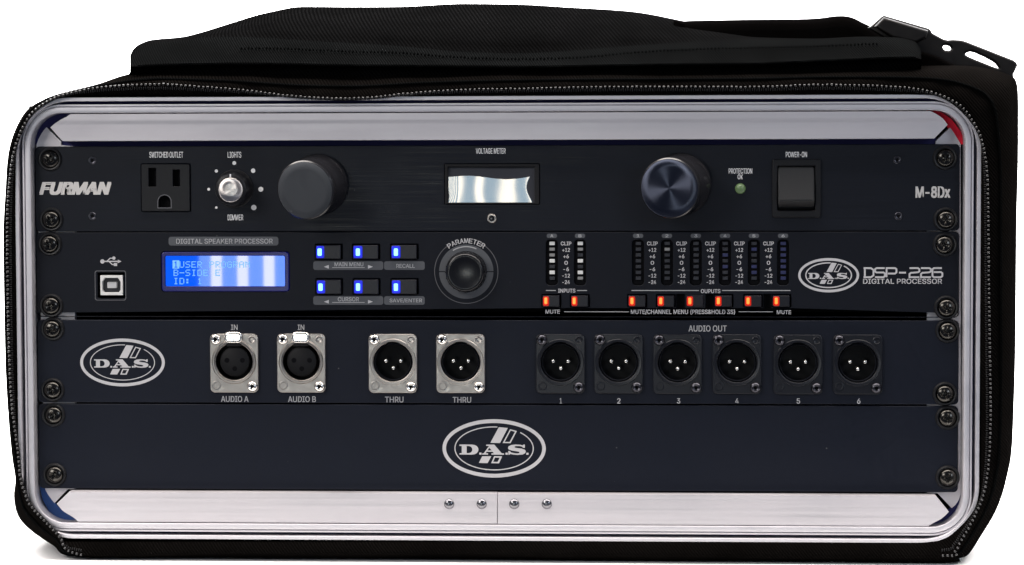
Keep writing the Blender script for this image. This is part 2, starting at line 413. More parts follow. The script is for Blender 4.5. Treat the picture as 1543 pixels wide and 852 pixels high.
ring(lambda i: UV(*toward(zipl[i], sill[i], 0.12), -0.0120))
ring(lambda i: UV(*toward(zipl[i], sill[i], 0.45), -0.0095) + Vector((0, 0.0010 * nsd(i * .11, i * .2, 0, 1), 0)))
ring(lambda i: UV(*toward(zipl[i], sill[i], 0.80), 0.002 - 0.008 * low(i)) + Vector((0, 0.002 * nsd(i * .07, i * .13, 0, 2), 0)))
ring(lambda i: UV(*sill[i], 0.030 - 0.034 * low(i)))
base = rings[-1]
cen = Vector((0, 0, ZC))
for y, s in ((0.06, 1.0), (0.16, 1.0), (0.28, 0.985), (0.315, 0.96), (0.33, 0.90), (0.333, 0.75)):
    rg = []
    for i, p in enumerate(base):
        q = Vector((cen.x + (p.x - cen.x) * s, max(y, p.y + 0.01), cen.z + (p.z - cen.z) * s))
        q += Vector((0.0015 * nsd(i * .09, y * 30, 0, 3), 0, -0.0012 * abs(nsd(i * .05, y * 22, 0, 4))))
        if q.z < 0.0008: q.z = 0.0008
        rg.append(q)
    rings.append(rg)
for p in base:
    if p.z < 0.0008: p.z = 0.0008
vs = [p for rg in rings for p in rg]; fs = []
for k in range(len(rings) - 1):
    for i in range(N):
        j = (i + 1) % N; fs.append((k * N + i, k * N + j, (k + 1) * N + j, (k + 1) * N + i))
fs.append(tuple(range((len(rings) - 1) * N, len(rings) * N)))
me = fix_normals(mesh_of('body', vs, fs)); smooth_by_angle(me, 60)
link('body', me, M['bag_side'], bag)
# piping seam between the zip tape and the side panel, then the two rows of teeth
def tube_mesh(pts, r, seg=8, closed=False):
    vs, fs = [], []; n = len(pts); up = Vector((0, 1, 0))
    for i, p in enumerate(pts):
        a = pts[i - 1] if (i or closed) else pts[0]; b = pts[(i + 1) % n] if (closed or i < n - 1) else pts[-1]
        t = (Vector(b) - Vector(a)).normalized(); s = t.cross(up)
        s = s.normalized() if s.length > 1e-6 else Vector((1, 0, 0)); u = s.cross(t)
        rr = r(i) if callable(r) else r
        for k in range(seg):
            c, sn = math.cos(2 * math.pi * k / seg), math.sin(2 * math.pi * k / seg)
            vs.append(Vector(p) + s * c * rr + u * sn * rr)
    for i in range(n if closed else n - 1):
        j = (i + 1) % n
        for k in range(seg):
            m = (k + 1) % seg; fs.append((i * seg + k, i * seg + m, j * seg + m, j * seg + k))
    me = fix_normals(mesh_of('tube', vs, fs)); return smooth_by_angle(me, 60)
seam = [UV(*toward(zipl[i], sill[i], 0.45), -0.0102) + Vector((0, 0.0012 * nsd(i * .11, i * .2, 0, 1), 0)) for i in range(NZ)]
link('seam_piping', tube_mesh(seam, 0.0007, 6), M['tape'], bag)
def resample(P, step):
    out = []; acc = 0; nxt = 0
    for a, b in zip(P, P[1:]):
        a = Vector(a); b = Vector(b); L = (b - a).length
        while nxt <= acc + L and L > 0:
            out.append((a.lerp(b, (nxt - acc) / L), (b - a).normalized())); nxt += step
        acc += L
    return out
def teeth_mesh(path, along, across, high, shift=0.0, tilt=0.0):
    vs, fs = [], []
    for k, (p, t) in enumerate(path):
        s = t.cross(Vector((0, 1, 0))).normalized(); f = Vector((0, -1, 0))
        j = random.uniform(0.85, 1.1); t2 = (t + s * tilt).normalized(); c = p + s * (shift + random.gauss(0, 0.00007)) + f * random.uniform(-0.0001, 0.00015)
        b = len(vs)
        for (u, v, h) in ((-1, -1, 0), (1, -1, 0), (1, 1, 0), (-1, 1, 0), (-.55, -.6, 1), (.55, -.6, 1), (.55, .6, 1), (-.55, .6, 1)):
            vs.append(c + t2 * (u * along / 2 * j) + s * (v * across / 2) + f * (h * high))
        fs += [(b, b + 1, b + 5, b + 4), (b + 1, b + 2, b + 6, b + 5), (b + 2, b + 3, b + 7, b + 6), (b + 3, b, b + 4, b + 7), (b + 4, b + 5, b + 6, b + 7)]
    me = fix_normals(mesh_of('teeth', vs, fs))
    for p in me.polygons: p.use_smooth = True
    return me
zp = [UV(*zipl[i], -0.0119) for i in range(NZ + 1)]
tooth_path = resample(zp, 0.00232)
o = link('zip_teeth', teeth_mesh(tooth_path, 0.00125, 0.0013, 0.0009), M['tooth'], bag); o['kind'] = 'stuff'
edge = [UV(*toward(zipl[i], frame_edge(i), 0.32), -0.0115) for i in range(NZ + 1)]
o = link('zip_coil', teeth_mesh(resample(edge, 0.00116), 0.0006, 0.0015, 0.0006, tilt=0.35), M['rubber'], bag); o['kind'] = 'stuff'

# the front lid folded back over the top: gusset, zip tape, soft crest
#        x    crest tape  coil  pipe  bottom
FL = [(196, 84, 86, 90, 100, 106), (201, 74, 78, 87, 100.5, 109), (212, 66, 72, 84, 99.5, 112), (228, 60.5, 66, 81, 98.5, 114), (275, 56, 62, 78, 97, 119), (300, 50, 58, 77, 96.5, 121),
      (347, 35.5, 57, 76, 96, 124), (400, 20, 58, 75, 96, 128), (458, 10.4, 62, 77, 97, 132), (530, 11, 66, 80, 98.5, 133), (600, 10.6, 70, 82, 99, 132),
      (700, 6, 79, 89, 100, 129), (780, 7, 81, 91, 101, 127), (850, 11, 78, 90, 100, 126), (950, 17.5, 70, 82, 98, 124),
      (1030, 32, 65, 77, 97, 123), (1090, 45, 62, 75, 96.5, 122), (1140, 55, 60.5, 74, 96, 122), (1230, 58, 60, 72, 92, 121), (1300, 55, 57, 69, 89, 117),
      (1350, 55, 58, 68, 87, 113), (1378, 60, 64, 72, 87, 111), (1388, 74, 76, 80, 90, 106)]
cols = []
xs = []; x = 196.0
while x < 1388: xs.append(x); x += 4 if (x < 232 or x > 1365) else 12
xs.append(1388.0)
rowsdef = None; verts = []; tape_rows = []
NR = 0
for ci, x in enumerate(xs):
    cr, ta, co, pi_, bo = [interp(FL, x, k) for k in range(1, 6)]
    wob = 1.6 * nsd(x * .012, x * .02, 0, 1)
    col = []
    col.append(UV(x, bo + 3, 0.016)); col.append(UV(x, bo, 0.009 + 0.001 * nsd(x * .03, x * .01, 0, 5)))
    col.append(UV(x, bo - (bo - pi_) * 0.30, 0.0045)); col.append(UV(x, bo - (bo - pi_) * 0.65, 0.0035 + 0.0012 * nsd(x * .02, x * .035, 0, 2)))
    col.append(UV(x, pi_ + 1.5, 0.001)); col.append(UV(x, pi_, -0.001))
    col.append(UV(x, pi_ - 1.5, 0.001)); col.append(UV(x, toward((0, pi_), (0, co), .5)[1], 0.0045))
    col.append(UV(x, co, 0.010)); col.append(UV(x, toward((0, co), (0, ta), .5)[1], 0.016)); col.append(UV(x, ta + 0.8, 0.022)); col.append(UV(x, ta - 0.8, 0.0245))
    n2 = 10
    for k in range(1, n2 + 1):
        t = k / n2
        yy = 0.0245 + 0.085 * t ** 1.5 + 0.004 * nsd(x * .011, t * 4, x * .004, 3) * math.sin(math.pi * t)
        py = ta - 0.8 + (cr - ta + 0.8) * (1 - (1 - t) ** 1.6)
        col.append(UV(x, py, yy))
    top = col[-1]
    col.append(top + Vector((0, 0.03, -0.004))); col.append(top + Vector((0, 0.07, -0.018)))
    zlow = min(top.z - 0.03, U(x, 112, 0.05)[1])
    col.append(Vector((top.x, top.y + 0.085, zlow))); col.append(Vector((top.x, 0.03, zlow - 0.004)))
    verts += col; NR = len(col)
fs = []
for i in range(len(xs) - 1):
    for k in range(NR - 1): fs.append((i * NR + k, i * NR + k + 1, (i + 1) * NR + k + 1, (i + 1) * NR + k))
fs.append(tuple(range(NR))); fs.append(tuple(range((len(xs) - 1) * NR, len(xs) * NR)))
me = mesh_of('folded_lid', verts, fs); me.materials.append(M['nylon']); me.materials.append(M['tape'])
for p in me.polygons[:-2]:
    if 6 <= (p.vertices[0] % NR) <= 10: p.material_index = 1
fix_normals(me); smooth_by_angle(me, 50)
lid = link('folded_lid', me, None, bag)
def lidrow(k, a, b): return [verts[i * NR + k] + Vector((0, -0.0006, 0)) for i in range(len(xs)) if a <= xs[i] <= b]
link('piping', tube_mesh(lidrow(5, 205, 1380), 0.0009, 6), M['tape'], lid)
link('piping', tube_mesh([UV(x, interp(FL, x, 5) + 1, 0.0075) for x in range(215, 1380, 10)], 0.0009, 6), M['tape'], lid)
for a, b, sh in ((8, 360, 0.0007), (8, 360, -0.0010)):
    path = resample(lidrow(a, b, 1330), 0.0019)
    o = link('lid_zip_coil', teeth_mesh(path, 0.0010, 0.0013, 0.0005, shift=sh), M['tape'], lid); o['kind'] = 'stuff'

# padded carrying handle lying behind the lid, and the side-release buckle on its strap
def slab(outline_px, y, thick, bevel):
    return plate_mesh([[U(px, py, y) for px, py in outline_px]], y, thick, bevel, 4)
hp = catmull([(1015, 36), (1029, 31.5), (1085, 30), (1143, 29), (1200, 28.5), (1235, 27), (1262, 23.6), (1282, 25), (1300, 33), (1318, 42), (1350, 58), (1385, 78), (1380, 100), (1300, 100), (1150, 100), (1030, 100)], 5, True)
link('carry_handle', slab(hp, 0.058, 0.030, 0.006), M['strap'], bag)
bk = [(1308, 42), (1313, 39), (1330, 24), (1333, 23.5), (1400, 43), (1403, 46), (1405, 50), (1422, 59), (1428, 60.5), (1436, 59.8), (1448, 60.5), (1457, 63), (1528, 91), (1532.5, 95), (1533.5, 99), (1527, 113), (1528, 119), (1531, 124), (1528, 132), (1490, 122), (1440, 112), (1390, 104), (1372, 84), (1340, 62)]
hole1 = catmull([(1421, 71.5), (1424, 68.3), (1431, 69.5), (1434, 73), (1431.5, 76.3), (1424.5, 75.8)], 4, True)
hole2 = catmull([(1456, 83.5), (1459.5, 79), (1467, 78.6), (1483, 85.5), (1498, 93.5), (1503.5, 99.5), (1504, 103), (1480, 94)], 4, True)
yb = 0.040
bme = plate_mesh([[U(*p, yb) for p in bk], [U(*p, yb) for p in hole1], [U(*p, yb) for p in hole2]], yb, 0.006, 0.0012, 3)
buckle = link('buckle', bme, M['buckle'], bag)
rb = [(1318, 40), (1332, 26), (1399, 46), (1396, 58), (1380, 66), (1345, 58)]
link('buckle_bar', plate_mesh([[U(*p, 0.034) for p in rb]], 0.034, 0.005, 0.0016, 3), M['buckle'], buckle)
for k in range(7):
    px = 1497 + k * 4.2; py = 107 + k * 1.7
    link('grip_rib', plate_mesh([[U(px, py, 0.038), U(px + 2, py + .8, 0.038), U(px + 1, py + 10, 0.038), U(px - 1, py + 9.2, 0.038)]], 0.0385, 0.003, 0.0003), M['buckle'], buckle)
sp = catmull([(1330, 62), (1375, 74), (1410, 84), (1440, 98), (1480, 112), (1520, 128), (1526, 150), (1490, 140), (1440, 124), (1390, 112), (1340, 96)], 4, True)
link('strap', slab(sp, 0.030, 0.006, 0.002), M['strap'], bag)

# ------------------------------------------------------------------ aluminium rack frame
frame = thing('equipment_rack', 'silver aluminium equipment rack with rounded corners holding the black panels', 'rack', (0, 0.02, 0.006))
Lx = U(25.5, 470, FR_Y)[0]; Rx = U(1477, 470, FR_Y)[0]; Tz = U(760, 144.8, FR_Y)[1]; Bz = U(760, 815, FR_Y)[1]
RAD = 0.0245
def sweep(profile, mat_, name, RAD=RAD):
    """closed profile of (inset mm, y mm) swept round the rounded rectangle"""
    path = []
    for cx, cz, a in ((Rx - RAD, Bz + RAD, -90), (Rx - RAD, Tz - RAD, 0), (Lx + RAD, Tz - RAD, 90), (Lx + RAD, Bz + RAD, 180)):
        for i in range(17):
            t = R(a + 90 * i / 16); path.append((cx, cz, math.cos(t), math.sin(t)))
    vs, fs = [], []; m = len(profile); n = len(path)
    for cx, cz, c, s in path:
        for ins, y in profile:
            r = RAD - ins / 1000; vs.append((cx + r * c, y / 1000, cz + r * s))
    for i in range(n):
        j = (i + 1) % n
        for k in range(m):
            q = (k + 1) % m; fs.append((i * m + k, i * m + q, j * m + q, j * m + k))
    me = fix_normals(mesh_of(name, vs, fs)); smooth_by_angle(me, 30)
    return link(name, me, mat_, frame)
sweep([(0, 14), (0, -8.7), (0.2, -9.0), (1.8, -9.0), (2.0, -8.7), (2.0, 14)], M['alu_v'], 'outer_trim', 0.029)
sweep([(2.02, 13), (2.02, 1), (3.55, 1), (3.55, 13)], M['navy'], 'groove_lining')
bead = [(3.6, 12), (3.6, -6.7), (3.75, -6.95), (4.5, -7.0), (4.65, -6.8), (4.7, -5.6), (5.05, -5.6), (5.1, -6.9), (5.25, -7.15), (6.2, -7.3), (7.3, -7.25), (7.85, -7.1), (8.05, -6.8), (8.1, 12)]
sweep(bead, M['alu_v'], 'rim')
# top and bottom rails: extruded section with mitred, arc-cut ends
def rail(name, rows, xl, xr, flip=False):
    """rows: (photo y, depth m); xl, xr: functions of photo y giving photo x of the ends"""
    vs, fs = [], []; n = len(rows)
    for py, y in rows:
        z = U(760, py, y)[1]; vs.append((U(xl(py), py, y)[0], y, z))
    for py, y in rows:
        z = U(760, py, y)[1]; vs.append((U(xr(py), py, y)[0], y, z))
    vs += [(x_, 0.0055, z_) for x_, y_, z_ in vs]; b = 2 * n
    for i in range(n - 1):
        fs += [(i, i + 1, n + i + 1, n + i), (b + i, b + n + i, b + n + i + 1, b + i + 1), (i, b + i, b + i + 1, i + 1), (n + i, n + i + 1, b + n + i + 1, b + n + i)]
    fs += [(0, n, b + n, b), (n - 1, b + n - 1, b + 2 * n - 1, 2 * n - 1)]
    me = fix_normals(mesh_of(name, vs, fs)); smooth_by_angle(me, 20)
    return link(name, me, M['alu'], frame)
def pl(tab): return lambda y: next((a[1] + (b[1] - a[1]) * (y - a[0]) / (b[0] - a[0]) for a, b in zip(tab, tab[1:]) if y <= b[0]), tab[-1][1])
EY = (169.7, 170.2, 171.5, 174, 178, 180.3, 180.9, 184, 186.4, 187, 190.3, 195, 201, 207, 210.6, 211.3)
def top_y(p): return -0.0058 if p < 170 else -0.0063 if p < 180.5 else -0.0063 + 0.0004 * (p - 180.5) / 6 if p < 186.5 else -0.0059 + 0.0003 * (p - 186.5) / 24 if p < 211 else -0.0050
toprows = [(p, top_y(p)) for p in EY]
rail('top_rail', toprows, pl([(167, 112), (171, 104), (174, 100.7), (178, 92), (184, 83), (190.3, 75.8), (212, 95)]), pl([(167, 1396), (171, 1404.5), (176, 1414), (181.5, 1421.5), (190.5, 1428), (212, 1406.5)]))
botrows = [(743.6, -0.0050), (744.4, -0.0056), (750, -0.0057), (758, -0.0058), (762.5, -0.0058), (768, -0.0059), (772, -0.0059), (775, -0.0059), (779, -0.0059), (782, -0.0059), (786, -0.0059), (789.4, -0.0058), (790, -0.0050)]
rail('bottom_rail', botrows, pl([(743, 105.5), (762.5, 85.5), (774, 95), (781.5, 108), (789, 118)]), lambda y: 748.9)
rail('bottom_rail', [(a + 0.35, b) for a, b in botrows], lambda y: 749.9, pl([(743, 1409), (768.3, 1430), (778, 1420), (786, 1405), (790, 1398)]))
# side rails (seen as the little triangles at the corners and between the panel ears)
def arcpts(a, b, bulge, n=6):
    ax, ay = a; bx, by = b; mx, my = (ax + bx) / 2 + bulge[0], (ay + by) / 2 + bulge[1]
    return [((1 - t) ** 2 * ax + 2 * t * (1 - t) * mx + t * t * bx, (1 - t) ** 2 * ay + 2 * t * (1 - t) * my + t * t * by) for t in [i / n for i in range(n + 1)]]
ys = 0.0030
left = [(55, 218), (58, 210), (62, 202.5), (66, 196.5), (70, 192)] + [(92, 213.5), (92, 219), (113, 221), (113, 737.5), (102, 737.5), (82, 758.5)] + [(77, 752), (72, 745), (68, 737.5)]
right = [(1447.5, 217.5), (1442, 208), (1437, 200), (1431.5, 192.5), (1410, 213), (1410, 219), (1397, 221), (1397, 743), (1413, 743.8), (1434, 766), (1440, 761), (1445, 753), (1448, 744)]
plate('gap_lining', [prect(92, 206, 1410, 224, 0, 0.0045)], 0.0045, 0.001, M['navy'], frame)
plate('side_rail', [[U(*p, ys) for p in left]], ys, 0.004, M['alu'], frame)
plate('side_rail', [[U(*p, ys) for p in right]], ys, 0.004, M['alu'], frame)
# added plates in the four corner crescents; red and blue imitate reflections
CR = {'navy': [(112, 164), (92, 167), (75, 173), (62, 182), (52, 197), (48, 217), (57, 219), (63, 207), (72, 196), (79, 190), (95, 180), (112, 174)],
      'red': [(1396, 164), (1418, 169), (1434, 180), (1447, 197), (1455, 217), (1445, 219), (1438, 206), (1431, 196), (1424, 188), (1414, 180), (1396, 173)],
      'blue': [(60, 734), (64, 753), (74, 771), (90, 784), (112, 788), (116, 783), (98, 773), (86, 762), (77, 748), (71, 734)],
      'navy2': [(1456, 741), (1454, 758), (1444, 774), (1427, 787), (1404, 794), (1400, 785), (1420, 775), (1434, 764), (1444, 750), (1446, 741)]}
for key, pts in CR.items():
    plate('corner_tint', [[U(*p, 0.0036) for p in pts]], 0.0036, 0.0015, M[key[:4] if key == 'navy2' else key], frame)
for box in ((44, 160, 116, 240), (1390, 160, 1462, 240), (46, 720, 122, 798), (1392, 724, 1462, 800)):
    plate('corner_backing', [prect(*box, 0, 0.0105)], 0.0105, 0.002, M['void'], frame)
for px in (677, 726, 775, 824):
    me = lathe_mesh([(0, .0024), (.0012, .0023), (.0022, .0018), (.0029, .0008), (.0031, 0.0), (.0031, -.0004)], 28, 60)
    x, z = U(px, 759.5, -0.0047); link('rivet', me, M['rivet'], frame, (x, -0.0047, z))

# ------------------------------------------------------------------ shared small parts
def screw_meshes():
    seg, rad = 96, 0.0046
    prof = [(0.03 + 0.97 * k / 30, 0) for k in range(31)]
    vs = [(0, -0.0014, 0)]; fs = []
    for k, (u, _) in enumerate(prof):
        for i in range(seg):
            t = 2 * math.pi * i / seg; x, z = u * math.cos(t), u * math.sin(t)
            h = 0.0030 * math.sqrt(max(1 - (u * 0.985) ** 2, 0))
            arm = min(abs(x), abs(z)); far = max(abs(x), abs(z))
            if arm < 0.13 and far < 0.54: h -= 0.0016 * (1 - max(far - 0.2, 0) / 0.36) * (1 - (arm / 0.13) ** 6)
            vs.append((x * rad, -h, z * rad))
    for i in range(seg): fs.append((0, 1 + i, 1 + (i + 1) % seg))
    for k in range(len(prof) - 1):
        for i in range(seg):
            a = 1 + k * seg; j = (i + 1) % seg; fs.append((a + i, a + seg + i, a + seg + j, a + j))
    head = fix_normals(mesh_of('screw_head', vs, fs)); smooth_by_angle(head, 55); head.materials.append(M['screw'])
    wash = lathe_mesh([(0, .0004), (.0046, .0004), (.0050, .0012), (.0056, .0013), (.0062, .0005), (.0063, 0)], 40, 50); wash.materials.append(M['washer'])
    return head, wash
SCREW, WASHER = screw_meshes()
def rack_screw(parent, px, py):
    x, z = U(px, py, -0.001)
    wsh = link('screw_washer', WASHER, None, parent, (x, -0.0001, z))
    hd = link('screw', SCREW, None, wsh, (x + random.uniform(-.0003, .0003), -0.0005, z), Euler((0, random.uniform(0, 6.28), 0)))
def panel(parent, top, bottom, mat_, holes=(), notch=True):
    x0 = U(52.8, 219, 0)[0]; x1 = U(1446.5, 219, 0)[0]
    z1 = U(760, top, 0)[1]; z0 = U(760, bottom, 0)[1]
    return plate('face_plate', [rrect(x0, z0, x1, z1, 0.0022, 5)] + list(holes), 0.0, 0.0022, mat_, parent, 0.00035)
def chassis(parent, top, bottom, depth=0.2):
    z1 = U(760, top + 2, 0)[1]; z0 = U(760, bottom - 2, 0)[1]
    link('chassis', box_mesh(-0.215, 0.215, 0.032, depth, z0, z1), M['void'], parent)
YP = -0.00012                                   # height of the printing above a panel
def label(s, box, parent, m='print', y=YP, **kw):
    return link('lettering', text_mesh(s, box, y, **kw), M[m], parent)
def bar(a, b, c, d, parent, m='print_grey', r=0, y=-0.00006, name='printed_bar'):
    return plate(name, [prect(a, b, c, d, r, y)], y, 0, M[m], parent)

# D.A.S. oval mark, coordinates measured on the large one (ellipse centre 0,0; outer half-width 608)
def oval_mark(parent, px, py, rx, ry, m='print_silver', simple=False):
    x, z = U(px, py, YP); sx = rx * PXM / 608; sz = ry * PXM / 345
    def T(pts): return [(x + (a - 733) * sx, z - (b - 432) * sz) for a, b in pts]
    def ell(a, b, n=96): return [(733 + a * math.cos(2 * math.pi * i / n), 432 + b * math.sin(2 * math.pi * i / n)) for i in range(n)]
    tw = 24 if simple else 12
    outs = [T(ell(608, 345)), T(ell(566, 300) if not simple else ell(560, 292))]
    def arc(t0, t1, a, b, n=90): return [(733 + a * math.cos(R(t0 + (t1 - t0) * i / n)), 432 + b * math.sin(R(t0 + (t1 - t0) * i / n))) for i in range(n + 1)]
    a0, a1 = -48, 275                              # the thin inner line is open where the bars cross it
    ring_ = arc(a0, a1 - 0, 467, 260) + arc(a1 - 0, a0, 467 - tw, 260 - tw)
    outs.append(T(ring_))
    outs.append(T([(790, 180), (895, 190), (803, 368), (690, 366)]))
    outs += [T([(922, 204), (1002, 226), (926, 370), (834, 368)]), T([(929, 220), (980, 235), (916, 355), (858, 354)])]
    outs.append(T([(593, 525), (700, 525), (656, 606), (553, 604)]))
    outs += [T([(734, 523), (828, 525), (791, 608), (698, 607)]), T([(744, 540), (800, 541), (774, 591), (722, 590)])]
    D = [(325, 387), (470, 387), (505, 392), (530, 406), (546, 428), (549, 447), (546, 466), (530, 488), (505, 501), (470, 506), (325, 506), (325, 490), (352, 487), (352, 406), (325, 403)]
    Dh = [(410, 404), (440, 405), (462, 414), (474, 430), (477, 447), (474, 464), (462, 480), (440, 488), (410, 489)]
    A = [(640, 387), (735, 387), (822, 489), (850, 491), (850, 506), (702, 506), (702, 491), (729, 489), (716, 472), (645, 472), (634, 489), (662, 491), (662, 506), (594, 506), (594, 491), (612, 489), (674, 404), (640, 402)]
    Ah = [(676, 424), (656, 456), (704, 456)]
    S = [(1095, 385), (1095, 424), (1078, 424), (1062, 410), (1030, 403), (990, 403), (974, 410), (978, 421), (1010, 427), (1060, 434), (1095, 447), (1107, 465), (1098, 487), (1068, 503), (1010, 508), (960, 504), (922, 496), (915, 506), (902, 506), (900, 462), (918, 462), (935, 480), (975, 489), (1015, 490), (1032, 482), (1028, 471), (1000, 465), (945, 457), (908, 446), (896, 428), (904, 406), (935, 391), (985, 385), (1040, 388), (1070, 395), (1080, 385)]
    outs += [T(D), T(Dh), T(A), T(Ah), T(S)]
    for dx in (558, 868, 1112): outs.append(T([(dx, 482), (dx + 26, 482), (dx + 26, 506), (dx, 506)]))
    return plate('printed_oval_mark', outs, YP, 0, M[m], parent)

# ------------------------------------------------------------------ unit 1: power conditioner
u1 = thing('power_conditioner', 'brushed black power conditioner panel with voltage meter, outlet and two round light caps', 'power conditioner', (0, 0, U(760, 348, 0)[1]))
xs1, zs1 = U(1024, 279, 0)
panel(u1, 219.2, 348.6, M['panel_brushed'], [prect(213, 247, 287, 319, 2), prect(670, 247, 813, 308, 1), prect(1167, 244, 1233, 324, 3)])
chassis(u1, 219, 348)
for px, py in ((75, 240), (77, 331)): rack_screw(u1, px, py)
for px, py in ((1424, 238), (1425, 331)): rack_screw(u1, px, py)
sc_ring = lathe_mesh([(.0007, -.0006), (.0008, .0001), (.0012, .0004), (.0018, .0004), (.0021, .0001), (.0021, -.0002)], 24, 40)
sc_dark = lathe_mesh([(0, -.0002), (.0010, -.0002), (.0010, -.0008)], 16, 40)
for px, py in ((139, 242), (139, 326), (1352, 241), (1354, 326)):
    x, z = U(px, py, 0); r = link('fixing_screw', sc_ring, M['nickel'] if py > 300 and px < 500 else M['xlr_screw'], u1, (x, 0, z)); 
    link('socket', lathe_mesh([(0, .00015), (.0011, .00015)], 16), M['void'], r, (x, 0, z))
x, z = U(741, 329.5, 0)
r = link('dimmer_sensor', lathe_mesh([(.0014, .0002), (.0016, .0007), (.0021, .0007), (.0024, .0004), (.0024, 0)], 28, 40), M['nickel'], u1, (x, 0, z))
link('sensor_lens', lathe_mesh([(0, .0003), (.0010, .0002), (.0015, .0001)], 20), M['gloss_black'], r, (x, 0, z))
# outlet
slot_l = prect(224.5, 253.5, 235.5, 281.5, 0.6); slot_r = prect(261, 256, 271.5, 281, 0.6)
gx, gz = U(248.5, 303.5, 0); gw = 9.6 * PXM; g = [(gx - gw, gz - 9.5 * PXM), (gx + gw, gz - 9.5 * PXM)] + [(gx + gw * math.cos(R(a)), gz - .3 * PXM + 9.5 * PXM * math.sin(R(a))) for a in range(0, 181, 15)]
ou = plate('outlet', [prect(213.6, 247.6, 286.4, 318.4, 2), slot_l, slot_r, g], -0.0012, 0.004, M['plastic'], u1, 0.0003)
plate('slot_recess', [prect(218, 250, 282, 316)], 0.0030, 0.001, M['void'], ou)
gr = [(gx + (p[0] - gx) * 1.13, gz + (p[1] - gz) * 1.13) for p in g]
plate('ground_rim', [gr, [(gx + (p[0] - gx) * 1.01, gz + (p[1] - gz) * 1.01) for p in g]], -0.00125, 0.0001, M['print_line'], ou)
# dimmer: printed dots and the knob with a spun silver cap
for px, py, r in ((353, 246, 2.9), (326, 258, 2.5), (381.5, 257.5, 3.4), (314.5, 285.5, 2.2), (393, 285.5, 3.8), (326, 313, 1.9), (382.5, 313, 4.1)):
    plate('printed_dot', [pcirc(px, py, r, n=20)], YP, 0, M['print'], u1)
def aimed(bpx, fpx, depth):
    b = UV(*bpx, 0.0); f = UV(*fpx, -depth); d = (f - b).normalized()
    return b, Vector((0, -1, 0)).rotation_difference(d).to_matrix(), (f - b).length
b, rot, h = aimed((353, 284.5), (347.5, 286.5), 0.013)
kn = link('dimmer_knob', lathe_mesh([(0, -.0005), (.0100, -.0005), (.0100, .0012), (.0092, .0020), (.0086, .0040), (.0084, h - .0020), (.0080, h - .0006), (.0070, h), (.0062, h)], 48, 40), M['plastic'], u1, b, rot)
link('knob_cap', lathe_mesh([(0, h + .0006), (.003, h + .0006), (.0058, h + .0005), (.0063, h + .0001), (.0063, h - .0005)], 48, 40), M['cap_silver'], kn, b, rot)
plate('knob_pointer', [rrect(-.0004, .0068, .0004, .0082)], 0, 0, M['print'], kn)
o = kn.children[-1]; WM[o] = WM[kn] @ Matrix.Translation((0, -h - .0001, 0)); o.matrix_basis = Matrix.Translation((0, -h - .00015, 0))
# pull-out light tubes with wide caps
for bp_, fp, rf, key in (((480, 278), (459.5, 287), 45.3, 'cap_left'), ((1026, 277.5), (1008.5, 284), 46.0, 'cap_right')):
    b, rot, h = aimed(bp_, fp, 0.021); r = rf * PXM * 0.985
    kn = link('light_tube_cap', lathe_mesh([(0, -.0012), (r * 1.03, -.0012), (r * 1.05, .0008), (r * 1.01, .0024), (r * 0.985, .0030), (r * 0.985, h - .0040), (r, h - .0034), (r, h - .0006), (r - .0006, h)], 72, 40), M['gloss_black'], u1, b, rot)
    link('cap_face', lathe_mesh([(0, h + .0002), (r * .3, h + .0002), (r * .7, h + .0002), (r - .0011, h + .0002), (r - .0006, h - .0001)], 72, 40), M[key], kn, b, rot)
# voltage meter behind a puckered protective film
mt = plate('meter_bezel', [prect(670.4, 247.4, 812.6, 307.6, 1), prect(675, 251.5, 805.5, 305.5, 1)], -0.0008, 0.003, M['rubber'], u1, 0.0003)
NXF, NZF = 120, 60; vs = []; fs = []
x0, z1 = U(674, 250.5, 0.0006); x1, z0 = U(806.5, 306.5, 0.0006)
for j in range(NZF + 1):
    for i in range(NXF + 1):
        u, v = i / NXF, j / NZF; X = x0 + (x1 - x0) * u; Z = z1 + (z0 - z1) * v
        d = 0
        d += 0.0008 * max(0, (0.30 - 0.05 * math.sin(u * 7) - v) / 0.30) ** 1.8                # pulled back along the top
        k = 0.94 + 0.04 * math.cos(v * 5.5)                                               # a crease towards the right end
        d += 0.0022 * max(0, u - k) ** 1.6 / 0.08 ** 0.6
        e = max(0, (0.14 - u) / 0.14); d += 0.00016 * e ** 2.5 * (0.6 + 0.4 * math.cos((v - .5) * 4))
        d += 0.000004 * math.sin(u * 11 + 1.2 * math.sin(v * 3)) + 0.000003 * math.sin(v * 6 + u * 4)
        vs.append((X, 0.0008 + d, Z))
for j in range(NZF):
    for i in range(NXF):
        a = j * (NXF + 1) + i; fs.append((a, a + NXF + 1, a + NXF + 2, a + 1))
me = mesh_of('film', vs, fs, True)
for p in me.polygons:
    if p.normal.y > 0: p.flip()
link('protective_film', me, M['film'], mt)
# indicator and rocker switch
x, z = U(1115.5, 284.5, 0)
ind = link('indicator_light', lathe_mesh([(0, .0026), (.0010, .0025), (.0020, .0019), (.0026, .0010), (.0028, 0), (.0028, -.0005)], 28, 60), M['led_green'], u1, (x, 0, z))
sw = plate('power_switch', [prect(1163.5, 240, 1237, 328, 3), prect(1171.5, 250.5, 1228, 317.5, 1.5)], -0.0014, 0.004, M['plastic'], u1, 0.0005)
x0 = U(1172.6, 284, -.002)[0]; x1 = U(1226.8, 284, -.002)[0]; zt = U(1200, 252, 0)[1]; zm = U(1200, 302, -.004)[1]; zb = U(1200, 316.5, -.001)[1]
vs = [(x0, -0.0008, zt), (x1, -0.0008, zt), (x0, -0.0052, zm), (x1, -0.0052, zm), (x0, 0.001, zb), (x1, 0.001, zb), (x0, .006, zt), (x1, .006, zt), (x0, .006, zb), (x1, .006, zb)]
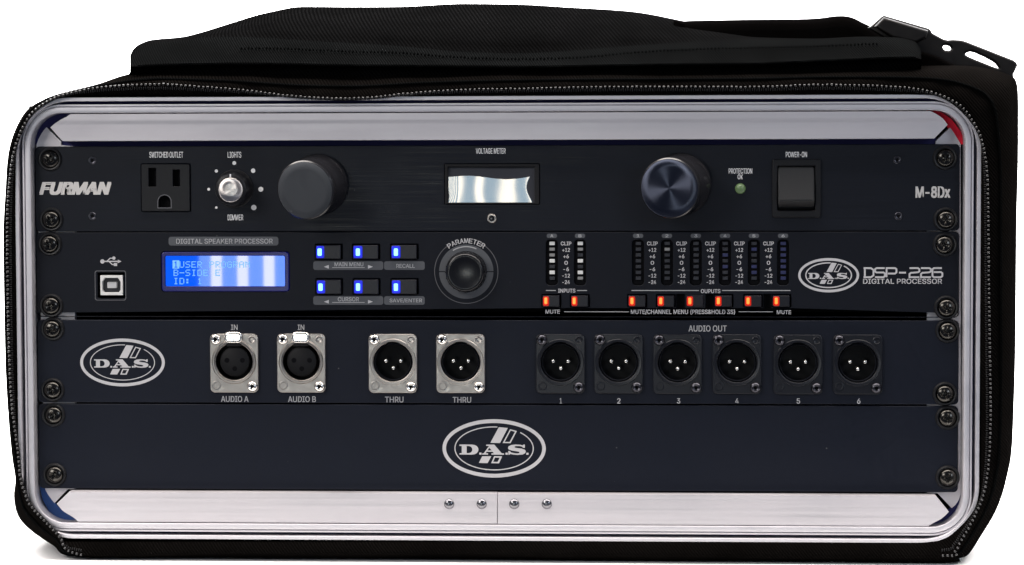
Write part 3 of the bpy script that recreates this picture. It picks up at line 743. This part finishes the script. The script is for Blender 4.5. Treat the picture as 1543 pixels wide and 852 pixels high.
fs = [(0, 2, 3, 1), (2, 4, 5, 3), (4, 8, 9, 5), (0, 1, 7, 6), (0, 6, 8, 4, 2), (1, 3, 5, 9, 7)]
bm = bmesh.new(); me = fix_normals(mesh_of('rocker', vs, fs)); bm.from_mesh(me); bmesh.ops.bevel(bm, geom=bm.edges[:], offset=.0005, segments=3, affect='EDGES'); bm.to_mesh(me); bm.free(); smooth_by_angle(me, 40)
link('rocker', me, M['rocker'], sw)
plate('switch_well', [prect(1168, 247, 1232, 321)], 0.0026, 0.001, M['void'], sw)
label('SWITCHED OUTLET', (225, 229, 276, 238), u1, bold=.25); label('LIGHTS', (343, 229, 363.5, 238), u1, bold=.25); label('DIMMER', (343, 323.6, 366.5, 332.2), u1, bold=.25)
label('VOLTAGE METER', (717, 223.6, 762, 232), u1, bold=.25); label('PROTECTION', (1098, 254, 1133.5, 262), u1, bold=.25); label('OK', (1111.5, 263, 1119.5, 270.5), u1, bold=.25)
label('POWER-ON', (1184, 229, 1216, 237.3), u1, bold=.25)
label('FURMAN', (59, 274.5, 168, 294), u1, m='logo_white', bold=3.4, shear=.28); label('M-8Dx', (1379.5, 281, 1432, 298.5), u1, m='logo_white', bold=1.5)

# ------------------------------------------------------------------ unit 2: speaker processor
u2 = thing('speaker_processor', 'black digital speaker processor with lit blue screen, blue buttons and orange mute lights', 'audio processor', (0, 0, U(760, 478, 0)[1]))
BTN = [(475, 368, 516, 391.5, 482.2, 380), (531, 368, 572.5, 391.5, 539.8, 380), (588.5, 368, 630.5, 391.5, 597, 380),
       (476, 420, 516.5, 444.5, 483.6, 432.8), (532, 420, 573, 444.5, 540, 432.6), (589, 420, 630.5, 444.5, 597, 432.8)]
MUT = [(816.5, 444, 845.5, 463.5, 822.6, 453.3), (859.5, 444, 888.5, 463.5, 865.3, 453.5)] + [(x - 6.5, 444, x + 22.5, 463.5, x, 453.5) for x in (952.3, 995.6, 1039.4, 1082.3, 1127, 1169.5)]
COLS = [831.5, 874, 961.5, 1005, 1048.5, 1092.5, 1136, 1180]
holes = [prect(243, 379.5, 436, 440, 5), prect(147, 411, 188, 449.5, 1)] + [prect(*b[:4], 1) for b in BTN] + [prect(*b[:4], 1) for b in MUT] + [prect(c - 9, 361.5, c + 9, 430.5, 6) for c in COLS]
panel(u2, 350.0, 478.4, M['panel_paint2'], holes)
chassis(u2, 350, 478)
for px, py in ((75, 368), (77, 461), (1424, 369), (1426, 464)): rack_screw(u2, px, py)
bar(254, 357, 419.5, 370.3, u2, r=4); label('DIGITAL SPEAKER PROCESSOR', (265.5, 360, 411, 367.6), u2, m='print_dim', bold=.3)
# usb mark and port
q = []
def pxq(pts): return [U(px, py, YP) for px, py in pts]
q += ribbon(pxq([(157, 394.2), (178, 394.2)]), 1.7 * PXM)
usb = quads_mesh(q + [circ(*U(154.3, 394.2, YP), 3.3 * PXM, n=16)] + [pxq([(177.5, 391.6), (183, 394.2), (177.5, 396.8)])], YP)
q2 = ribbon(pxq([(161.5, 393.6), (166, 389.4), (169.5, 389.4)]), 1.5 * PXM) + ribbon(pxq([(165, 394.8), (169, 398.9), (172, 398.9)]), 1.5 * PXM)
usb2 = quads_mesh(q2 + [circ(*U(171.5, 389.2, YP), 2.6 * PXM, n=14), pxq([(171.5, 396.6), (176.5, 396.6), (176.5, 401.2), (171.5, 401.2)])], YP - 0.00003)
link('usb_mark', join([usb, usb2]), M['print_silver'], u2)
plate('port_outline', [prect(143, 408, 190, 453, 3.5), prect(144, 409, 189, 452, 3)], YP, 0, M['print_line'], u2)
pc = [(158, 419), (178, 419), (182, 425), (182, 437), (179, 441), (157, 441), (154, 437), (154, 425)]
po = plate('usb_port', [prect(151.5, 415.3, 185, 445), [U(*p, 0) for p in pc]], -0.0006, 0.006, M['usb_white'], u2, 0.0002)
plate('port_cavity', [[U(*p, 0) for p in [(153, 418), (183, 418), (183, 442), (153, 442)]]], 0.0030, 0.001, M['seg_dim'], po)
plate('port_tongue', [prect(161.5, 425.5, 175.5, 434.5, 1)], 0.0002, 0.003, M['usb_grey'], po, 0.0002)
# screen
scr = plate('screen_surround', [prect(243.6, 380, 435.4, 439.5, 5), prect(249.2, 385.8, 429.3, 431.8, 2.5)], -0.0003, 0.003, M['lcd_frame'], u2, 0.0004)
plate('screen', [prect(247, 384, 431, 433.5)], 0.0008, 0.001, M['lcd'], scr)
G57 = {'U': '1111110000010000011111111'[:0]}
G5 = {'1': ('..#..', '.##..', '..#..', '..#..', '..#..', '..#..', '.###.'), 'U': ('#...#',) * 6 + ('.###.',), 'S': ('.####', '#....', '#....', '.###.', '....#', '....#', '####.'),
      'E': ('#####', '#....', '#....', '####.', '#....', '#....', '#####'), 'R': ('####.', '#...#', '#...#', '####.', '#.#..', '#..#.', '#...#'), 'P': ('####.', '#...#', '#...#', '####.', '#....', '#....', '#....'),
      'O': ('.###.', '#...#', '#...#', '#...#', '#...#', '#...#', '.###.'), 'G': ('.###.', '#...#', '#....', '#.###', '#...#', '#...#', '.####'), 'A': ('.###.', '#...#', '#...#', '#####', '#...#', '#...#', '#...#'),
      'M': ('#...#', '##.##', '#.#.#', '#.#.#', '#...#', '#...#', '#...#'), 'B': ('####.', '#...#', '#...#', '####.', '#...#', '#...#', '####.'), '-': ('.....', '.....', '.....', '#####', '.....', '.....', '.....'),
      'I': ('.###.', '..#..', '..#..', '..#..', '..#..', '..#..', '.###.'), 'D': ('####.', '#...#', '#...#', '#...#', '#...#', '#...#', '####.'), ':': ('.....', '.##..', '.##..', '.....', '.##..', '.##..', '.....')}
qd = []
def lcd_char(ch, px, py, inv=False):
    g = G5.get(ch)
    if not g: return
    pw, ph = 7.2 / 5, 9.6 / 7
    if inv:
        for r_ in range(-1, 8):
            for c_ in range(-1, 6):
                on = 0 <= r_ < 7 and 0 <= c_ < 5 and g[r_][c_] == '#'
                if not on: qd.append([U(px + a * pw, py + b * ph, 0.0006) for a, b in ((c_, r_ + 1), (c_ + 1, r_ + 1), (c_ + 1, r_), (c_, r_))])
        return
    for r_ in range(7):
        for c_ in range(5):
            if g[r_][c_] == '#': qd.append([U(px + a * pw, py + b * ph, 0.0006) for a, b in ((c_, r_ + 1), (c_ + .93, r_ + 1), (c_ + .93, r_ + .07), (c_, r_ + .07))])
for row, (s, y_) in enumerate((('1USER PROGRAM', 394), ('B-SIDE E', 406.5), ('ID: 1', 419))):
    for k, ch in enumerate(s): lcd_char(ch, 261.5 + k * 9.0, y_, inv=(row == 0 and k == 0))
link('screen_characters', quads_mesh(qd, 0.0006), M['lcd_text'], scr)
# buttons
def led_button(b, halo, led):
    x0, t, x1, bt, lx, ly = b
    bo = plate('button', [prect(x0 + 1.0, t + 1.6, x1 - 2.2, bt - 1.2, 1.2)], -0.0014, 0.005, M['button'], u2, 0.0004)
    plate('light_halo', [prect(x0 + 1.8, t + 2.6, lx + 7.0 if halo == 'halo_blue' else lx + 5.0, bt - 2.2, 2.5)], -0.0016, 0.0012, M[halo], bo, 0.0004)  # glow round the light, put in as a weakly emitting plate
    w_, h_ = (3.0, 5.4) if halo == 'halo_blue' else (2.2, 4.8)
    plate('light', [prect(lx - w_, ly - h_, lx + w_, ly + h_, 1.6)], -0.0021, 0.0008, M[led], bo, 0.0003)
for b in BTN: led_button(b, 'halo_blue', 'led_blue')
for b in MUT: led_button(b, 'halo_red', 'led_orange')
plate('button_well', [prect(468, 362, 640, 450)], 0.0034, 0.001, M['void'], u2)
plate('button_well', [prect(810, 440, 1200, 468)], 0.0034, 0.001, M['void'], u2)
for y0_, words, wb, right_, rb_ in ((394, 'MAIN MENU', (504, 395.6, 547.5, 401.6), 'RECALL', (597, 398, 625, 404)), (446.6, 'CURSOR', (509, 448, 541, 454.4), 'SAVE/ENTER', (587, 450, 636, 456.6))):
    bar(472, y0_, 577.5, y0_ + 13, u2, r=3.5); bar(578.8, y0_, 640, y0_ + 13, u2, r=3.5)
    label(words, wb, u2, m='print_dim', bold=.3); label(right_, rb_, u2, m='print_dim', bold=.3)
    bar(500.5, y0_ + 9.0, 549.5, y0_ + 9.9, u2, m='print_dim', y=YP, name='printed_rule')
    for a_, d_ in ((488, 1), (562, -1)):
        q = [[U(px, py, YP) for px, py in ((a_, y0_ + 8.3), (a_ + 7.5 * d_, y0_ + 5.5), (a_ + 7.5 * d_, y0_ + 11.2))]]
        link('printed_arrow', quads_mesh(q, YP), M['print_silver'], u2)
# parameter dial
px_, py_ = 702.6, 409.6; x, z = U(px_, py_, 0)
def arc_ring(r0, r1, a0, a1, y, n=48):
    return [[(x + r * PXM * math.cos(R(t)), z + r * PXM * math.sin(R(t))) for r, t in ((r0, a), (r1, a), (r1, b), (r0, b))] for a, b in [(a0 + (a1 - a0) * i / n, a0 + (a1 - a0) * (i + 1) / n) for i in range(n)]]
link('dial_ring', quads_mesh(arc_ring(31, 41.2, 1.2, 178.8, 0), -0.00008), M['print_grey'], u2)
link('dial_ring', quads_mesh(arc_ring(31, 41.2, 181.2, 358.8, 0), -0.00008), M['print_grey'], u2)
link('dial_line', quads_mesh(arc_ring(47.6, 48.5, 122, 418, 0, 80), -0.00008), M['print_line'], u2)
link('dial_highlight', quads_mesh(arc_ring(37.0, 38.6, 66, 122, 0), -0.00014), M['print_dim'], u2)  # highlight on the ring, drawn as a pale arc
h = 0.0105
dk = link('parameter_dial', lathe_mesh([(0, -.0005), (.0108, -.0005), (.0108, .0010), (.0104, .0018), (.0102, h - .0025), (.0097, h - .0008), (.0086, h - .0002), (.0080, h - .0004), (.004, h - .0010), (0, h - .0012)], 64, 50), M['dial'], u2, (x, 0, z))
for k in range(20):
    t = 2 * math.pi * k / 20; bxm = box_mesh(-.0004, .0004, -h + .0025, -.0015, .0101, .0106, .0002)
    link('grip_ridge', bxm, M['plastic'], dk, (x, 0, z), Euler((0, t, 0)))
word = 'PARAMETER'; tms = []
for k, ch in enumerate(word):
    ang = 123 - 66 * k / (len(word) - 1); me = text_mesh(ch, (px_ - 2.9, py_ - 3.6, px_ + 2.9, py_ + 3.6), 0, bold=.35)
    m4 = Matrix.Translation((x + 46.8 * PXM * math.cos(R(ang)), YP, z + 46.8 * PXM * math.sin(R(ang)))) @ Matrix.Rotation(R(90 - ang), 4, 'Y') @ Matrix.Translation((-x, 0, -z))
    me.transform(m4); tms.append(me)
link('lettering', join(tms), M['print_silver'], u2)
# level meters
lev = {0: 'wmmw.w.', 1: 'wmdw.wm', 2: '.......', 3: 'dm.d...', 4: '.d.....', 5: '..b.b..', 6: '.b..bb.', 7: 'bbbbbbb'}
SEGM = {'w': 'seg_white', 'm': 'seg_mid', 'd': 'seg_dim', '.': 'seg_dim', 'b': 'seg_blue'}
for ci, c in enumerate(COLS):
    mtr = plate('level_meter', [prect(c - 8.6, 362, c + 8.6, 430, 5.8)], 0.0016, 0.001, M['void'], u2)
    for k in range(7):
        py = 367.2 + k * 8.75; ch = lev[ci][k]
        hh = {'w': 2.6, 'm': 2.2}.get(ch, 2.4)
        plate('segment', [prect(c - 3.6, py - hh, c + 4.4, py + hh, .5)], 0.0006, 0.0012, M[SEGM[ch]], mtr, 0.0001)
    bar(c - 7.8, 352.4, c + 7.8, 358.9, u2, r=3); label('AB123456'[ci], (c - 2.3, 353.4, c + 2.3, 357.9), u2, m='print_dim', bold=.35)
for ci, c in enumerate((853, 983, 1027, 1070.5, 1114, 1158)):
    for k, s in enumerate(('CLIP', '+12', '+6', '0', '-6', '-12', '-24')):
        wd = {'CLIP': 8, '0': 2.6, '+6': 4.2, '-6': 4.2}.get(s, 5.8); py = 367.2 + k * 9.7
        label(s, (c - wd, py - 2.9, c + wd, py + 2.9), u2, m='print_silver', bold=.35)
for a_, b_ in ((822.5, 837.5), (869.5, 884.5), (951.5, 1053), (1088, 1191)): bar(a_, 437.4, b_, 438.7, u2, m='print_dim', y=YP, name='printed_rule')
for a_, b_ in ((850, 947.5), (1113, 1164.5)): bar(a_, 469.6, b_, 470.6, u2, m='print_dim', y=YP, name='printed_rule')
label('INPUTS', (841, 435.3, 867, 441.3), u2, m='print_silver', bold=.35); label('OUPUTS', (1056, 436, 1085.5, 442), u2, m='print_silver', bold=.35)
label('MUTE', (822, 467, 843.5, 473), u2, m='print_silver', bold=.35); label('MUTE', (1170.5, 467.8, 1192, 473.8), u2, m='print_silver', bold=.35)
label('MUTE/CHANNEL MENU (PRESS&HOLD 3S)', (950.5, 466.6, 1107.5, 474.6), u2, m='print_silver', bold=.35)
oval_mark(u2, 1248.6, 415, 45.5, 25.8, simple=True)
# squared lettering of the model name, drawn with ribbons on a 4 x 5 grid
SQ = {'D': [[(0, 0), (3, 0), (4, 1), (4, 4), (3, 5), (0, 5)], [(0.5, .5), (0.5, 4.5)]], 'S': [[(0, 0), (3.4, 0), (4, .6), (4, 2.1), (3.4, 2.6), (.6, 2.6), (0, 3.1), (0, 4.4), (.6, 5), (3.9, 5)]],
      'P': [[(.0, 0), (.0, 5), (3.4, 5), (4, 4.4), (4, 2.6), (3.4, 2), (.5, 2)]], '-': [[(.4, 2.5), (3.2, 2.5)]], '2': [[(0, 5), (3.4, 5), (4, 4.4), (4, 3.2), (3.4, 2.7), (.6, 2.4), (0, 1.8), (0, 0), (4, 0)]],
      '6': [[(3.8, 5), (.6, 5), (0, 4.4), (0, .6), (.6, 0), (3.4, 0), (4, .6), (4, 2.2), (3.4, 2.8), (.5, 2.8)]]}
def square_text(s, box, wd, y):
    a, t, c, b = box; adv = (c - a) / (len(s) - .12); q = []
    for k, ch in enumerate(s):
        for st in SQ[ch]:
            q += ribbon([U(a + k * adv + gx_ / 4 * adv * .86 + wd / 2, b - wd / 2 - gz_ / 5 * (b - t - wd), y) for gx_, gz_ in st], wd * PXM)
    return q
link('lettering', quads_mesh(square_text('DSP-226', (1300, 403, 1419, 419.3), 2.6, YP), YP), M['print_silver'], u2)
label('DIGITAL PROCESSOR', (1300.5, 420.3, 1419.5, 428), u2, m='print_silver', bold=.3)

# ------------------------------------------------------------------ unit 3: connector panel
u3 = thing('connector_panel', 'slate black connector panel with four nickel and six black round sockets', 'connector panel', (0, 0, U(760, 606, 0)[1]))
FEM = [(353, 547.5), (454, 547.5)]; MAL = [(592, 548), (694, 548)]; BLK = [(844.5, 548.5), (932, 548.5), (1021, 549), (1110.5, 549), (1202.5, 549.5), (1292.5, 549.5)]
allc = FEM + MAL + BLK
panel(u3, 482.9, 608.2, M['panel_paint'], [circ(*U(px, py, 0), 0.0112) for px, py in allc])
chassis(u3, 485, 606)
for px, py in ((79, 496), (79, 588), (1428, 499), (1424, 594)): rack_screw(u3, px, py)
FX, FZ = 0.0128, 0.0155
def xlr(px, py, kind):
    x, z = U(px, py, -0.001); black = kind == 'black'
    shell = M['xlr_black'] if black else M['nickel']; scw = M['xlr_screw'] if black else M['bright_nickel']
    loc = (x, 0, z); hz = 0.0008                  # the barrel sits a little above the flange's middle
    rh = 0.0098 if kind == 'female' else 0.0103
    hole = circ(0, hz, rh)
    if kind != 'female':                          # key notch at the top of the opening
        hole = [(rh * math.cos(R(a)), hz + rh * math.sin(R(a))) for a in range(108, 433, 6)]
        hole += [(.0034, hz + .0116), (0, hz + .0120), (-.0034, hz + .0116)]
    fl = link('socket', plate_mesh([rrect(-FX, -FZ, FX, FZ, .0028, 6), hole], -0.0016, 0.0030, 0.0004), shell, u3, loc)
    lip = link('socket_rim', lathe_mesh([(rh + .0002, .0014), (rh + .0006, .0024), (rh + .0014, .0025), (rh + .0020, .0016)], 56, 50), shell, fl, (x, 0, z + hz))
    if kind != 'female':
        lip_me = lathe_mesh([(rh + .0002, .0010), (rh + .0005, .0019), (rh + .0016, .0020), (rh + .0022, .0013)], 56, 50); lip.data = lip_me; lip_me.materials.append(shell)
    cup = link('socket_well', lathe_mesh([(rh + .0001, .0010), (rh + .0001, -.012), (0, -.012)], 48, 40), M['rubber'], fl, (x, 0, z + hz))
    if kind == 'female':
        link('contact_face', lathe_mesh([(0, .0000), (.0070, .0), (.0078, -.0006), (.0080, -.004)], 48, 40), M['rubber'], fl, (x, 0, z + hz))
        for dx, dz in ((-.0040, .0006), (.0042, .0006), (.0001, -.0038)):
            link('contact_hole', lathe_mesh([(0, .0001), (.0013, .0001)], 18), M['void'], fl, (x + dx, 0, z + hz + dz))
        tab = rrect(-.0049, .0106, .0049, .0168, .0026, 6)
        link('release_tab', plate_mesh([tab], -.0042, .003, .0013, 5), M['bright_nickel'], fl, loc)
        link('tab_slot', plate_mesh([rrect(-.0040, .0090, .0040, .0109, .0006, 3)], -.00185, .0004), M['rubber'], fl, loc)
    else:
        link('inner_sleeve', lathe_mesh([(rh - .0011, .0002), (rh - .0007, .0009), (rh - .0004, .0002), (rh - .0004, -.003)], 56, 50), M['xlr_black'], fl, (x, 0, z + hz))
        for dx, dz in ((-.0039, .0004), (.0040, .0004), (.0001, -.0034)):
            link('pin', lathe_mesh([(0, .0), (.0006, -.0001), (.00105, -.0006), (.0012, -.0015), (.0012, -.0115)], 18, 60), M['pin'], fl, (x + dx, 0, z + hz + dz))
    for dx, dz in ((-.0096, .0126), (.0096, -.0122)):
        s_ = link('flange_screw', lathe_mesh([(.0009, .0016), (.0010, .0028), (.0016, .0031), (.0024, .0027), (.0028, .0019), (.0029, .0015)], 24, 45), scw, fl, (x + dx, 0, z + dz))
        link('screw_recess', lathe_mesh([(0, .0020), (.0011, .0020)], 6), M['void'], s_, (x + dx, 0, z + dz))
    link('blind_hole', lathe_mesh([(.0008, .00165), (.0016, .0019), (.0020, .00165)], 20, 40), shell, fl, (x + .0096, 0, z + .0126))
    link('blind_hole', lathe_mesh([(.0014, .00165), (.0020, .0018), (.0024, .00165)], 20, 40), shell, fl, (x - .0094, 0, z - .0116))
for p in FEM: xlr(*p, 'female')
for p in MAL: xlr(*p, 'male')
for p in BLK: xlr(*p, 'black')
for c in (353, 453.5): label('IN', (c - 5, 489.5, c + 5, 497.4), u3, m='print_dim', bold=.3)
label('AUDIO A', (333, 597, 374.5, 606), u3, m='print_dim', bold=.4); label('AUDIO B', (434, 597.3, 476, 606.3), u3, m='print_dim', bold=.4)
label('THRU', (580, 598, 608, 606.8), u3, m='print_dim', bold=.4); label('THRU', (682, 598.5, 710, 607.2), u3, m='print_dim', bold=.4)
label('AUDIO OUT', (1037.5, 490.6, 1095, 500), u3, m='print_dim', bold=.4)
for k, c in enumerate((845, 932.5, 1022.5, 1110.5, 1203, 1294)):
    wd = 1.6 if k == 0 else 2.6; label(str(k + 1), (c - wd, 600.2 + k * .1, c + wd, 608.2 + k * .1), u3, m='print_silver', bold=.3)
oval_mark(u3, 184.5, 546.5, 65.2, 36.6)

# ------------------------------------------------------------------ unit 4: blank panel
u4 = thing('blank_panel', 'plain slate black blank panel with one large oval mark in its middle', 'panel', (0, 0, U(760, 739, 0)[1]))
panel(u4, 610.6, 739.2, M['panel_paint'])
for px, py in ((80, 626), (82, 716), (1428, 630), (1428, 720)): rack_screw(u4, px, py)
oval_mark(u4, 744.5, 676, 78.5, 44.5)
